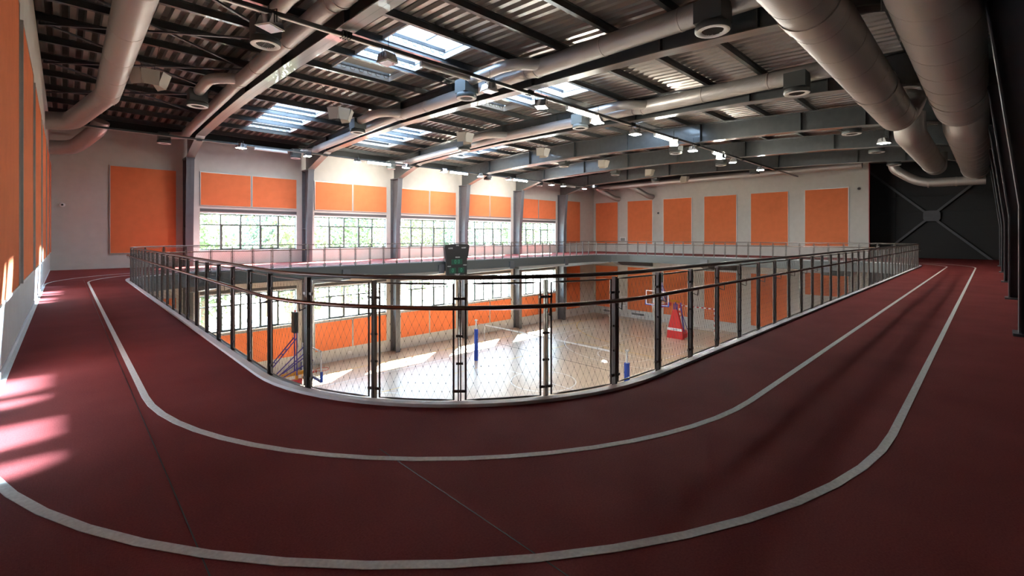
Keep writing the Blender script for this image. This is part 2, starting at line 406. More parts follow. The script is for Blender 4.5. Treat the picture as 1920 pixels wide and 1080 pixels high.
# ------------------------------------------------------------------ orange wall panels
def panel(face, u0, u1, z0, z1, label, group):
    """face: 'back' (u = x), 'far' or 'left' (u = y)"""
    d = 0.05; c = (u0+u1)/2; hw = (u1-u0)/2; h = z1-z0
    loc, rz = {'back': ((c, YW, z0), 0), 'far': ((XFAR, c, z0), -math.pi/2), 'left': ((XL, c, z0), math.pi/2)}[face]
    t = thing('acoustic_panel', label, 'wall panel', loc, rz, group)
    # local: x along the wall, -y into the hall
    MB().box(-hw+0.03, hw-0.03, -d, -0.002, 0.03, h-0.03).build('fabric', M['orange'], t)
    f = MB().box(-hw, -hw+0.03, -d-0.008, -0.001, 0, h).box(hw-0.03, hw, -d-0.008, -0.001, 0, h)
    f.box(-hw+0.03, hw-0.03, -d-0.008, -0.001, 0, 0.03).box(-hw+0.03, hw-0.03, -d-0.008, -0.001, h-0.03, h)
    f.build('panel_frame', M['panel_frame'], t)
for i, (a, b) in enumerate(WX):
    m = (a+b)/2
    for k, (u, v) in enumerate(((a, m-0.02), (m+0.02, b))):
        half = ('nearer', 'farther')[k]
        panel('back', u, v, 3.17, 4.97, f'low orange panel above the {ORD[i]} gallery window from the camera, {half} half', 'orange panels above the gallery windows')
        panel('back', u, v, -5.68, -3.86, f'low orange panel under the {ORD[i]} court-level window from the camera, {half} half', 'orange panels under the court-level windows')
panel('back', 1.51, 4.12, 0.70, 4.92, 'big nearly square orange wall panel beside the first window, behind the track end', 'orange panels on the window wall ends')
panel('back', 1.51, 4.12, -5.6, -1.6, 'orange wall panel at court level seen between railing posts, below the gallery', 'orange panels on the window wall ends')
panel('back', 35.55, 37.75, 0.9, 5.08, 'narrow orange wall panel past the last gallery window, beside the far corner', 'orange panels on the window wall ends')
panel('back', 35.55, 37.75, -5.68, -1.42, 'narrow orange wall panel at court level, past the last court-level window', 'orange panels on the window wall ends')
for k in range(6):
    y1 = 28.87-3.82*k; y0 = y1-2.733
    panel('far', y0, y1, 0.81, 5.04, f'tall orange panel above the far gallery, {ORD[k]} from the window corner', 'orange panels above the far gallery')
    if k < 5: panel('far', y0, y1, -5.7, -1.44, f'tall orange panel at court level, far wall, {ORD[k]} from the window corner', 'orange panels below the far gallery')
    else: panel('far', y0, y1, -2.85, -1.15, 'short orange wall panel at court level on the far wall, nearest the black recess', 'orange panels below the far gallery')
for k, (a, b) in enumerate(((1.9,5.15),(5.85,9.14),(9.86,12.96),(13.7,17.15),(17.9,21.3),(22.0,25.3),(26.0,28.6))):
    panel('left', a, b, 0.82, 4.68, f'tall orange panel on the side wall by the track, {ORD[k]} from the camera', 'orange panels on the near side wall')

# ------------------------------------------------------------------ roof: corrugated sheet with skylight openings
SKY = []
for i in range(1, 5):
    xa = XF[i-1]+2.22; xb = xa+2.05
    if i <= 3: SKY += [(xa, xb, 10.72, 12.30), (xa, xb, 12.52, 14.10), (xa, xb, 14.32, 15.9)]
    SKY += [(xa, xb, 21.52, 23.10), (xa, xb, 23.32, 24.9), (xa, xb, 25.12, 26.7)]
def roof():
    P = 0.33; x = XL-0.4; xs = []
    while x < XREC+0.3:
        xs += [(x, 0), (x+0.13, 0), (x+0.165, 0.10), (x+0.295, 0.10)]; x += P
    ys = sorted({-1.4, 0, 3.8, 6.35, 8.2, 10, 14, 17.8, 19.7, 21.6, 25.5, 27.4, 29.5, *[s[2] for s in SKY], *[s[3] for s in SKY]})
    mb = MB(); vs = [(a, y, zt(y)+0.22+dz) for a, dz in xs for y in ys]; ny = len(ys); fs = []
    for i in range(len(xs)-1):
        for j in range(ny-1):
            cx = (xs[i][0]+xs[i+1][0])/2; cy = (ys[j]+ys[j+1])/2
            if any(s[0] < cx < s[1] and s[2] < cy < s[3] for s in SKY): continue
            fs.append((i*ny+j, (i+1)*ny+j, (i+1)*ny+j+1, i*ny+j+1))
    mb.add(vs, fs)
    c = struct(mb.build('ceiling', M['deck'], fix=False))
    ov = MB()   # insulation layer above the sheet keeps daylight out between the ribs
    for j in range(ny-1):
        ya, yb = ys[j], ys[j+1]; segs = [(XL-0.4, XREC+0.4)]
        for s in sorted(SKY):
            if s[2] < (ya+yb)/2 < s[3]:
                a, b = segs.pop(); segs += [(a, s[0]-0.1), (s[1]+0.1, b)]
        for a, b in segs:
            za, zb_ = zt(ya)+0.32, zt(yb)+0.32
            ov.add([(a,ya,za),(b,ya,za),(b,yb,zb_),(a,yb,zb_),(a,ya,za+0.1),(b,ya,za+0.1),(b,yb,zb_+0.1),(a,yb,zb_+0.1)],
                   [(0,3,2,1),(4,5,6,7),(0,1,5,4),(1,2,6,5),(2,3,7,6),(3,0,4,7)])
    struct(ov.build('roof_insulation', M['dark_panel'], c))
roof()
M['shaft'] = mat('skylight_lining', (0.62,0.66,0.70), 0.55)
for n, (a, b, c, d) in enumerate(SKY):
    w = bpy.data.objects.new('window_%d' % (11+n), None); COL.objects.link(w); z = zt((c+d)/2)+0.2; w.location = ((a+b)/2, (c+d)/2, z); struct(w)
    hx, hy = (b-a)/2+0.05, (d-c)/2+0.03; s = MB()
    s.box(-hx-0.04, -hx, -hy-0.04, hy+0.04, -0.05, 0.42).box(hx, hx+0.04, -hy-0.04, hy+0.04, -0.05, 0.42).box(-hx, hx, -hy-0.04, -hy, -0.05, 0.42).box(-hx, hx, hy, hy+0.04, -0.05, 0.42)
    s.build('shaft_lining', M['shaft'], w)
    f = MB().box(0.35, 0.40, -hy, hy, 0.34, 0.40); f.build('window_frame', M['steel_col'], w)
    MB().box(-hx, hx, -0.09, 0.09, 0.30, 0.40).build('added_stripe_bar', M['shaft'], w)  # wide bar added to split the sun patches below into stripes
    third = 14.3 < c < 14.4 or 25.1 < c < 25.2
    MB().box(-hx, hx, -hy, hy, 0.40, 0.41).build('pane', M['skyfrost'] if third else M['skyglass'], w)
    if 14.3 < c < 14.4: MB().box(-hx, hx, -hy, hy-0.12, 0.20, 0.215).build('blind', M['blind_pale'], w)

# purlins
PY = [17.8 + 1.8*k for k in range(-10, 7)]
for k, y in enumerate(PY):
    xe = XREC if y < 5.8 else XFAR+0.05
    mb = MB(); z = zt(y)
    mb.box(XL-0.12, xe, y-0.012, y+0.012, z+0.012, z+0.205).box(XL-0.12, xe, y-0.06, y+0.06, z, z+0.014).box(XL-0.12, xe, y-0.06, y+0.06, z+0.195, z+0.21)
    if y > 28.9: continue
    tag(mb.build('roof_purlin', M['steel']), f'long dark steel purlin under the ribbed roof sheet, {ORD[len(PY)-1-k] if len(PY)-1-k < 18 else "last"} from the window wall', 'purlin', 'roof purlins')

# ------------------------------------------------------------------ portal frames
for i, x in enumerate(XF):
    t = thing('portal_frame', f'dark steel portal frame with arched rafter, {ORD[i]} of six from the camera', 'steel frame', (x,28.7,ZC), 0, 'portal frames')
    oz = -ZC
    T = lambda pts: [(y-28.7, z+oz) for y, z in pts]
    ys = [-0.9,0,1.6,3.4,5.6,9.9,14,17.6,21.5,25.6,28.1,28.95]
    top = [(y, zt(y)-0.01) for y in ys]
    bot = BOT[:]
    web = [(-0.9,top[0][1])] + top[1:] + [(28.95,5.52)] + bot[::-1] + [(-0.9,5.25)]
    r = MB(); r.prism(T(web), -0.008, 0.008, 'x')
    r.strip(T(top), 0.15, 0, 0.0); 
    r.strip([(a, b-0.03) for a, b in T(top)], 0.15, 0, 0.028)
    r.build('rafter', M['steel'], t)
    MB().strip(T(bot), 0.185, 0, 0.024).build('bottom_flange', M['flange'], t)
    for y in (3.4, 5.6, 9.9, 14.0, 17.7, 21.5, 25.6):
        MB().box(-0.14, 0.14, y-28.7-0.008, y-28.7+0.008, zb(y)+oz+0.02, zt(y)+oz-0.03).build('stiffener', M['steel'], t)
    # window-side column
    inn = [(28.40,ZC),(28.38,2.0),(28.10,5.50)]
    c = MB(); c.prism(T(inn+[(29.12,5.50),(29.12,ZC)]), -0.01, 0.01, 'x')
    for (y0,z0),(y1,z1) in zip(inn[:-1], inn[1:]):
        a, b = T([(y0,z0),(y1,z1)]); c.add([(-0.17,a[0],a[1]),(0.17,a[0],a[1]),(0.17,b[0],b[1]),(-0.17,b[0],b[1]),(-0.17,a[0]+0.025,a[1]),(0.17,a[0]+0.025,a[1]),(0.17,b[0]+0.025,b[1]),(-0.17,b[0]+0.025,b[1])],
              [(0,3,2,1),(4,5,6,7),(0,1,5,4),(1,2,6,5),(2,3,7,6),(3,0,4,7)])
    c.box(-0.17,0.17,0.395,0.42,0,5.5+oz).box(-0.19,0.19,-0.62,0.42,5.47+oz,5.5+oz).box(-0.19,0.19,-0.62,0.42,5.505+oz,5.535+oz)
    for z in (-1.3, -0.2, 2.0): c.box(-0.16,0.16,-0.3,0.4,z+oz-0.01,z+oz+0.01)
    c.build('column', M['steel_col'], t)
    # far-side (dark) column beside the track
    inn = [(-0.29,ZC),(-0.29,1.98),(0.0,4.6),(0.08,5.25)]
    c = MB(); c.prism(T(inn+[(-1.02,5.25),(-1.02,ZC)]), -0.01, 0.01, 'x')
    for (y0,z0),(y1,z1) in zip(inn[:-1], inn[1:]):
        a, b = T([(y0,z0),(y1,z1)]); c.add([(-0.17,a[0],a[1]),(0.17,a[0],a[1]),(0.17,b[0],b[1]),(-0.17,b[0],b[1]),(-0.17,a[0]-0.025,a[1]),(0.17,a[0]-0.025,a[1]),(0.17,b[0]-0.025,b[1]),(-0.17,b[0]-0.025,b[1])],
              [(0,3,2,1),(4,5,6,7),(0,1,5,4),(1,2,6,5),(2,3,7,6),(3,0,4,7)])
    c.box(-0.17,0.17,-29.72,-29.695,0,5.25+oz).box(-0.2,0.2,-29.72,-28.9,5.22+oz,5.25+oz)
    c.box(-0.21,0.21,-29.75,-28.93,oz,oz+0.04)
    c.build('column', M['steel_col'], t)
# roof bracing in the first bay
def brace(a, b, label):
    mb = MB().bar(a, b, 0.07, 0.05); m = (Vector(a)+Vector(b))/2
    tag(mb.build('roof_brace', M['steel_col']), label, 'brace', 'diagonal roof braces over the near track end')
for k, (ya, yb) in enumerate(((7.0,10.6),(10.6,14.2),(14.2,17.8),(17.8,21.4),(21.4,25.0))):
    brace((XL, ya, zt(ya)-0.04), (4.4, yb, zt(yb)-0.04), f'thin roof diagonal leaving the side wall nearer the camera, {ORD[k]} bay from the camera')
    brace((XL, yb, zt(yb)-0.10), (4.4, ya, zt(ya)-0.10), f'thin roof diagonal meeting the side wall farther off, {ORD[k]} bay from the camera')

# ------------------------------------------------------------------ ducts
def smooth_path(pts, rad=0.5, n=6):
    out = [Vector(pts[0])]
    for a, b, c in zip(pts[:-2], pts[1:-1], pts[2:]):
        a, b, c = Vector(a), Vector(b), Vector(c)
        r = min(rad, (a-b).length*0.48, (c-b).length*0.48)
        p = b+(a-b).normalized()*r; q = b+(c-b).normalized()*r
        for k in range(n+1):
            t = k/n; out.append(p*(1-t)**2 + b*2*t*(1-t) + q*t*t)
    out.append(Vector(pts[-1])); return out
def rings(parent, pts, r, w=0.05):
    for p, d in pts:
        p = Vector(p); d = Vector(d).normalized(); MB().tube([p-d*w/2, p+d*w/2], r, 24).build('joint_ring', M['duct_ring'], parent)
def diffuser(x, y, z, label, big=1.0, lit=False):
    """square plenum box over a round swirl outlet; z = underside of the outlet"""
    t = thing('air_diffuser', label, 'air diffuser', (x, y, z), 0, 'round air diffusers')
    s = 0.27*big
    MB().box(-s, s, -s, s, 0.16, 0.16+0.42*big).build('plenum_box', M['fascia'], t)
    MB().lathe((0,0,0), [(0.19*big,0.16),(0.31*big,0.15),(0.33*big,0.09),(0.33*big,0.02),(0.315*big,0.004)], 28).build('outlet_body', M['fascia'], t)
    MB().lathe((0,0,0), [(0.315*big,0.004),(0.30*big,-0.004),(0.22*big,-0.004),(0.20*big,0.03)], 28).build('outlet_ring', M['white'], t)
    g = MB()
    g.lathe((0,0,0.035), [(0.001,0.01),(0.20*big,0.01)], 24)
    for k in range(-5, 6):
        q = k*0.036*big; hl = math.sqrt(max(0, (0.19*big)**2-q*q)); g.box(q-0.006, q+0.006, -hl, hl, 0.01, 0.04)
    g.build('grille', M['dark'], t)
    return t
names6 = ['first','second','third','fourth','fifth','sixth']
for i, x in enumerate(XF):
    sd_ = -1 if i < 3 else 1
    dx = 0.45*sd_; X = x+dx
    zc = lambda y: 6.38 + 0.012*min(y, 18)
    t = thing('air_duct', f'round galvanised duct along the {names6[i]} rafter from the camera', 'duct', (X,0,6.4), 0, 'cross ducts beside the rafters')
    L_ = lambda p: (p[0]-X, p[1], p[2]-6.4)
    zq = lambda y: zc(y)
    MB().tube([L_((X,2.4,zq(2.4))), L_((X,9.3,zq(9.3))), L_((X,9.7,zq(9.7))), L_((X,17.0,zq(17))), L_((X,17.3,zq(17.3))), L_((X,25.6,6.42)), L_((X,26.4,6.36))], [0.26,0.26,0.21,0.21,0.18,0.18,0.18], 20).build('main_run', M['duct'], t)
    rings(t, [(L_((X,y,zq(y))),(0,1,0.01)) for y in (3.2,4.9,7.0,9.35)], 0.272)
    rings(t, [(L_((X,y,zq(y))),(0,1,0.01)) for y in (9.75,12.5,15.2,16.9)], 0.221)
    rings(t, [(L_((X,y,zq(y) if y < 18 else 6.55-(y-18)*0.017)),(0,1,0)) for y in (17.4,26.2)], 0.19)
    for yb in (9.0, 16.8):
        z = zq(yb)+0.02; bx = x+sd_*1.18
        MB().tube(smooth_path([L_((X,yb,z)), L_((bx,yb+0.75,z+0.05)), L_((bx,yb+2.55,z+0.02))], 0.5), 0.17, 16).build('branch', M['duct'], t)
    MB().tube(smooth_path([L_((X,26.2,6.37)), L_((X,26.9,6.36)), L_((x+sd_*1.0,27.2,6.34))], 0.3), 0.17, 16).build('end_branch', M['duct'], t)
    for yy, zz_, nm, bg_ in ((11.8,5.98,'at its middle',1.0),(19.55,6.12,'towards the windows',1.0),(27.25,5.93,'close to the window wall',0.85),(4.0,5.74,'near the dark columns',1.05)):
        if yy == 4.0 and i == 0: continue
        diffuser(x+sd_*(0.9 if yy == 4.0 else 1.18), yy, zz_, f'round air diffuser by the {names6[i]} rafter from the camera, {nm}', bg_)
# near duct with elbows into the side wall
t = thing('air_duct', 'galvanised duct along the near side wall with an elbow dropping to the wall', 'duct', (1.0,10,6.2))
MB().tube([(0,-6,0),(0,10.4,0)], 0.33, 24).build('main_run', M['duct'], t)
rings(t, [((0,y,0),(0,1,0)) for y in (-2,0.9,3.4,5.6,7.6,9.4)], 0.335, 0.03)
MB().tube(smooth_path([(0,9.2,0),(0,10.2,-0.02),(-0.85,12.6,-0.62),(-1.55,12.75,-0.66)], 0.35), 0.31, 20).build('elbow', M['duct'], t)
t = thing('air_duct', 'darker galvanised elbow duct below the near duct, in front of the window wall corner', 'duct', (1.0,26,6.0))
MB().tube(smooth_path([(0.1,0.4,0.45),(0.0,0.6,0.1),(-0.75,1.6,-0.65),(-1.55,1.7,-0.70)], 0.45), 0.30, 20).build('elbow', M['duct'], t)
# far duct, mirrored, with two drops to the far wall
t = thing('air_duct', 'galvanised duct under the roof along the far wall', 'duct', (38.4,10,6.35))
MB().tube([(0,-4,0),(0,17.2,0)], 0.24, 18).build('main_run', M['duct'], t)
for y, lab in ((22.9,'grey elbow duct dropping into the far wall above the second orange panel'),(26.6,'grey elbow duct dropping into the far wall nearest the window corner')):
    t = thing('elbow_duct', lab, 'duct', (38.4,y,6.2))
    MB().tube(smooth_path([(0,0.9,0.12),(0.3,0.3,-0.2),(1.0,-0.5,-0.85),(1.72,-0.55,-0.88)], 0.4), 0.24, 18).build('elbow', M['duct'], t)
# big trunk ducts over the dark side of the track
def trunk(y, z, r, x0, x1, end, start, label, side=0.0, collars=((0.9,0.12),)):
    t = thing('trunk_duct', label, 'duct', (x0,y,z), 0, 'large trunk ducts')
    L = x1-x0; pts = [(0,0,0),(L-0.05,0,0),(L+r*1.0,0,0),(L+r*1.35,side*0.5,r*0.6),(L+r*1.4,side,r*1.6)] if end else [(0,0,0),(L,0,0)]
    if start: pts = [(-r*1.4,0,r*1.6),(-r*1.3,0,r*0.6)] + [(-r*0.9,0,0)] + pts[1:]
    MB().tube(smooth_path(pts, r*0.7, 5), r, 32).build('main_run', M['duct'], t)
    n = max(2, int(L/1.25))
    for k in range(1, n+1):
        xx = L*k/n; MB().tube([(xx-0.012,0,0),(xx+0.012,0,0)], r+0.004, 32).build('seam_band', M['duct'], t)
    for q, w in collars: rings(t, [((L*q,0,0),(1,0,0))], r+0.022, w)
    return t
trunk(2.03, 5.25, 0.46, 0.2, 18.2, True, False, 'large galvanised trunk duct hanging over the dark track side, nearer the court', -0.28, ((0.47,0.42),(0.80,0.36)))
trunk(0.62, 5.35, 0.58, 0.2, 18.6, True, False, 'large galvanised trunk duct hanging over the dark track side, beside the columns')
trunk(2.03, 5.20, 0.45, 22.3, 32.5, True, True, 'farther length of large trunk duct past the gap, nearer the court')
trunk(0.62, 5.35, 0.58, 22.8, 38.0, True, True, 'farther length of large trunk duct past the gap, beside the columns')
t = thing('linking_duct', 'mid-size grey duct curving up in front of the black recess wall', 'duct', (37,2,4.7))
MB().tube(smooth_path([(0,-1.8,0.0),(0,1.0,0.02),(0,2.2,1.0),(0,2.25,1.5)], 0.9), 0.26, 20).build('main_run', M['duct'], t)
rings(t, [((0,-0.6,0),(0,1,0)),((0,0.6,0),(0,1,0)),((0,2.25,1.4),(0,0,1))], 0.275, 0.08)

# ------------------------------------------------------------------ cable trays and lamps
def tray(y, z, x0, x1, label):
    t = thing('cable_tray', label, 'cable tray', (x0,y,z), 0, 'lighting trays under the rafters')
    L = x1-x0
    MB().box(0, L, -0.06, 0.06, -0.01, 0.0).box(0, L, -0.06, -0.052, 0, 0.07).box(0, L, 0.052, 0.06, 0, 0.07).build('channel', M['steel'], t)
    MB().box(0, L, -0.035, 0.035, -0.02, -0.011).build('underside_strip', M['panel_frame'], t)
    for x in XF:
        h = zb(y)-z+0.03; c = MB()
        c.box(x-x0-0.11, x-x0+0.11, -0.09, 0.09, h-0.10, h-0.07)
        for k in range(4): c.box(x-x0-0.10+k*0.06, x-x0-0.08+k*0.06, -0.10, 0.10, -0.03, h-0.07)
        c.build('clamp', M['dark'], t)
    return t
tray(10.1, 6.0, -0.45, 39.5, 'long black lighting tray crossing under all rafters over the middle of the court')
tray(26.0, 6.08, -0.45, 39.0, 'long grey lighting tray running under the rafters near the window wall')
def flood(x, y, z, rz, label, lit=False, dim=False, up=0.62):
    t = thing('floodlight', label, 'floodlight', (x,y,z), rz, 'floodlights on the lighting trays')
    h = MB(); h.prism([(-0.20,0.0),(0.20,0.0),(0.13,0.20),(-0.10,0.24)], -0.17, 0.17, 'y'); h.build('housing', M['chrome'], t)
    l = MB().box(-0.18, 0.18, -0.155, 0.155, -0.012, -0.001); l.build('glass', M['flood_on'] if lit else (M['chrome'] if dim else M['flood_soft'] if (y > 20 or x < 15) else M['flood_glow']), t)
    MB().box(-0.21,0.21,-0.18,0.18,-0.0008,0.008).build('rim', M['panel_frame'], t)
    MB().tube([(-0.03,-0.20,0.08),(-0.03,-0.20,0.34),(-0.03,0.20,0.34),(-0.03,0.20,0.08)], 0.012, 6).build('bracket', M['dark'], t)
    MB().tube([(-0.03,0,0.34),(-0.03,0,up)], 0.008, 6).build('hanger', M['dark'], t)
    return t
FR = [2.96,5.6,8.8,11.1,14.1,16.8,20.0,22.05,25.25,27.1,31.4]
for k, x in enumerate(FR): flood(x, 10.1+(0.03 if k % 2 else -0.03), 5.70, 0.5+1.3*(k % 3), f'small silver floodlight over mid court, {ORD[k]} from the camera', dim=k < 3)
FL = [6.3,9.55,12.4,15.7,18.6,21.9,24.7,29.8,31.3,34.4]
for k, x in enumerate(FL): flood(x, 26.0+(0.03 if k % 2 else -0.03), 5.93, 0.4+1.1*(k % 3), f'small silver floodlight near the window wall, {ORD[k]} from the camera')
t = flood(26.7, 3.38, 5.75, 1.2, 'glowing floodlight shining between the large trunk ducts', True, up=0.93)
def batten(x, y, z, lit, label):
    t = thing('tube_light', label, 'tube light', (x,y,z), 0, 'tube lights on the lighting trays')
    MB().box(-0.78,0.78,-0.05,0.05,0.055,0.10).build('housing', M['white'], t)
    MB().tube([(-0.76,0,0.0),(0.76,0,0.0)], 0.055, 12).build('tube', M['tube_on'] if lit else M['tube_off'], t)
    MB().box(-0.79,-0.76,-0.05,0.05,-0.05,0.10).box(0.76,0.79,-0.05,0.05,-0.05,0.10).build('end_cap', M['white'], t)
for k, (x, lit) in enumerate(((7.3,False),(13.15,True),(19.1,True),(25.1,True))):
    batten(x, 10.1, 5.90, lit, f'{"glowing" if lit else "unlit pale"} tube light over mid court, {ORD[k]} from the camera')
for k, (x, lit) in enumerate(((7.7,False),(13.8,True),(19.9,True),(26.0,True),(32.2,False))):
    batten(x, 26.0, 5.98, lit, f'{"glowing" if lit else "unlit white"} tube light near the window wall, {ORD[k]} from the camera')

# speaker clusters
def speakers(x, k):
    t = thing('speaker_cluster', f'beige horn speaker cluster hanging under the ridge, {ORD[k]} from the camera', 'speaker', (x,17.0,6.2), 0, 'hanging speaker clusters')
    for j, a in enumerate((-2.5,-1.6,-0.6,0.4)):
        d = Vector((math.cos(a), math.sin(a), -0.35)).normalized(); s = Vector((-math.sin(a), math.cos(a), 0)); u = s.cross(d)
        c0 = d*0.14; c1 = d*0.44; vs = []
        for c, w in ((c0,0.10),(c1,0.21)):
            for p, q in ((-1,-1),(1,-1),(1,1),(-1,1)): vs.append(c+s*p*w+u*q*w)
        MB().add(vs, [(0,3,2,1),(0,1,5,4),(1,2,6,5),(2,3,7,6),(3,0,4,7)])
        m = MB(); m.add(vs, [(0,3,2,1),(0,1,5,4),(1,2,6,5),(2,3,7,6),(3,0,4,7),(4,5,6,7)]); m.build('horn', M['beige'], t)
    MB().lathe((0,0,-0.05), [(0.001,-0.05),(0.12,-0.03),(0.14,0.1),(0.001,0.14)], 12).build('hub', M['beige'], t)
    m = MB()
    for p, q in ((-0.3,0.1),(0.3,-0.1)): m.tube([(p*0.3,q*0.3,0.05),(p*1.1,q+0.8,1.17)], 0.006, 5)
    m.build('hanging_wires', M['dark'], t)
for k, x in enumerate((1.75,7.4,13.3,18.6,24.2,29.8,35.2)): speakers(x, k)

# ------------------------------------------------------------------ railing round the opening
RR = 2.895; ZTOP = 1.13
def station_list():
    """posts: (x, y, outward angle) round the opening, section name"""
    st = []
    def line(p0, p1, n, ang, sec, a=0, b=0):
        for k in range(a, n+1-b): st.append((p0[0]+(p1[0]-p0[0])*k/n, p0[1]+(p1[1]-p0[1])*k/n, ang, sec))
    return st
sections = {}
def rail_section(key, label, path_kind):
    t = thing('railing', label, 'railing', (0,0,0), 0, None); sections[key] = t; return t
# shared parts -------------------------------------------------
def post_mesh():
    m = MB()                                   # local: x = outward from the court, y = along the rail
    m.box(-0.025, 0.025, -0.015, -0.006, -0.45, ZTOP-0.03).box(-0.025, 0.025, 0.006, 0.015, -0.45, ZTOP-0.03)
    for z in (0.10, 0.94): m.box(-0.010, 0.010, -0.064, 0.064, z-0.012, z+0.012)
    for z in (0.10, 0.94, 0.6, 0.35): m.tube([(0.0,-0.032,z),(0.0,0.032,z)], 0.012, 6)
    m.box(-0.040, -0.025, -0.05, 0.05, -0.45, -0.2)
    m.tube([(0.03,0,0.80),(0.095,0,0.78),(0.10,0,0.85)], 0.007, 6)
    return m
PW = 0.81
def net_geometry(frame, net, curve):
    """curve(s, z) -> point; s in 0..1 along the panel, between posts"""
    a, b = 0.068, 0.932; z0, z1 = 0.02, 1.075
    n = 6
    fr = [curve(a+(b-a)*k/n, z0) for k in range(n+1)] + [curve(b+(a-b)*k/n, z1) for k in range(n+1)]
    frame.tube(fr, 0.0095, 6, closed=True)
    nx, nz = 10, 7; cell = (b-a)/nx; ch = (z1-z0)/nz
    P = lambda i, j: Vector(curve(a+cell*i/2, z0+ch*j/2))
    def wire(p, q):
        d = (q-p).normalized(); s = d.cross(Vector((0.3,0.2,1))).normalized()*0.0008; u = s.cross(d).normalized()*0.0008
        net.add([p+s, p-s*0.5+u, p-s*0.5-u, q+s, q-s*0.5+u, q-s*0.5-u], [(0,1,4,3),(1,2,5,4),(2,0,3,5)])
    for i in range(2*nx):
        for j in range(2*nz):
            if (i+j) % 2 == 0: wire(P(i,j), P(i+1,j+1))
            else: wire(P(i+1,j), P(i,j+1))
    for i in range(2*nx+1):
        for j in range(1, 2*nz):
            if (i+j) % 2 == 0:
                p = P(i,j); h = 0.0075; r = 0.0042
                net.add([p+Vector((0,0,h)),p+Vector((r,0,0)),p+Vector((0,r,0)),p+Vector((-r,0,0)),p+Vector((0,-r,0)),p-Vector((0,0,h))],
                        [(0,1,2),(0,2,3),(0,3,4),(0,4,1),(5,2,1),(5,3,2),(5,4,3),(5,1,4)])
NA = 5                                          # posts per corner quarter (6 spans)
NSP = 5
pm = post_mesh(); post0 = pm.build('post', M['rail']); 
sf, sn = MB(), MB(); net_geometry(sf, sn, lambda s, z: (0.0, (s-0.5)*PW, z))
pf0 = sf.build('panel_frame', M['rail'], fix=False); pn0 = sn.build('cable_net', M['cable'], fix=False)
cornerset = {}
for qa in (math.pi/2/NSP, math.radians(16)):
    cf, cn = MB(), MB(); net_geometry(cf, cn, lambda s, z: (RR*math.cos((s-0.5)*qa)-RR, RR*math.sin((s-0.5)*qa), z))
    cornerset[round(qa,3)] = (cf.build('panel_frame', M['rail'], fix=False), cn.build('cable_net', M['cable'], fix=False))
def put(o, parent, x, y, ang, first):
    c = o.copy(); COL.objects.link(c)
    c.parent = parent; c.location = (x, y, 0); c.rotation_euler = (0, 0, ang); return c
def straight(sec, p0, p1, ang):
    d = math.dist(p0, p1); n = round(d/0.81); w = d/n
    for k in range(n+1):
        if k < n or True: put(post0, sec, p0[0]+(p1[0]-p0[0])*k/n, p0[1]+(p1[1]-p0[1])*k/n, ang, False)
    for k in range(n):
        x = p0[0]+(p1[0]-p0[0])*(k+0.5)/n; y = p0[1]+(p1[1]-p0[1])*(k+0.5)/n
        f = put(pf0, sec, x, y, ang, False); g = pn0.copy(); COL.objects.link(g); g.parent = f
        f.scale = (1, w/PW, 1)
def corner(sec, cx, cy, a0, qa=math.pi/2/NSP, last=0):
    cf0, cn0 = cornerset[round(qa,3)]
    for k in range(1, NSP+last): a = a0+qa*k; put(post0, sec, cx+RR*math.cos(a), cy+RR*math.sin(a), a, False)
    for k in range(NSP):
        a = a0+qa*(k+0.5); f = put(cf0, sec, cx+RR*math.cos(a), cy+RR*math.sin(a), a, False)
        g = cn0.copy(); COL.objects.link(g); g.parent = f
def rails(sec, pts):
    MB().tube([(p[0],p[1],ZTOP) for p in pts], 0.021, 10).build('top_rail', M['rail'], sec)
def handrail(sec, pts): MB().tube([(p[0],p[1],0.868) for p in pts], 0.021, 10).build('handrail', M['rail_tube'], sec)
def arc_pts(cx, cy, a0, a1, r, n=20): return [(cx+r*math.cos(a0+(a1-a0)*k/n), cy+r*math.sin(a0+(a1-a0)*k/n)) for k in range(n+1)]
G = 'railing sections round the court opening'
x0, x1, y0, y1 = C0[0], C1[0], C0[1], C1[1]; HR = RR+0.10; pi = math.pi
sec = rail_section('a', 'curved corner of the black cable-net railing nearest the camera', 'arc'); sec['group'] = G
corner(sec, x0, y0, pi, math.radians(16), 1); rails(sec, arc_pts(x0,y0,pi,1.5*pi,RR)+[(4.81,y0-RR)]); handrail(sec, arc_pts(x0,y0,pi,1.5*pi,HR)+[(4.81,y0-HR)])
a_ = math.radians(260); p_ = (x0+RR*math.cos(a_), y0+RR*math.sin(a_)); q_ = (4.81, y0-RR)
f = put(pf0, sec, (p_[0]+q_[0])/2, (p_[1]+q_[1])/2, math.atan2(q_[1]-p_[1], q_[0]-p_[0])-pi/2, False); f.scale = (1, math.dist(p_,q_)/PW, 1)
g = pn0.copy(); COL.objects.link(g); g.parent = f
sec = rail_section('b', 'straight dark cable-net railing along the shaded track side towards the black recess', 's'); sec['group'] = G
straight(sec, (4.81,y0-RR), (x1,y0-RR), 1.5*pi); rails(sec, [(4.81,y0-RR),(x1,y0-RR)]); handrail(sec, [(4.81,y0-HR),(x1,y0-HR)])
sec = rail_section('c', 'straight cable-net railing along the sunlit near side wall of the track', 's'); sec['group'] = G
straight(sec, (x0-RR,y1), (x0-RR,y0), pi); rails(sec, [(x0-RR,y1),(x0-RR,y0)]); handrail(sec, [(x0-HR,y1),(x0-HR,y0)])
sec = rail_section('d', 'long thin railing of the gallery in front of the windows, with its end curve', 's'); sec['group'] = G
corner(sec, x0, y1, 0.5*pi); straight(sec, (x1,y1+RR), (x0,y1+RR), 0.5*pi)
rails(sec, [(x1,y1+RR)]+arc_pts(x0,y1,0.5*pi,pi,RR)); handrail(sec, [(x1,y1+HR)]+arc_pts(x0,y1,0.5*pi,pi,HR))
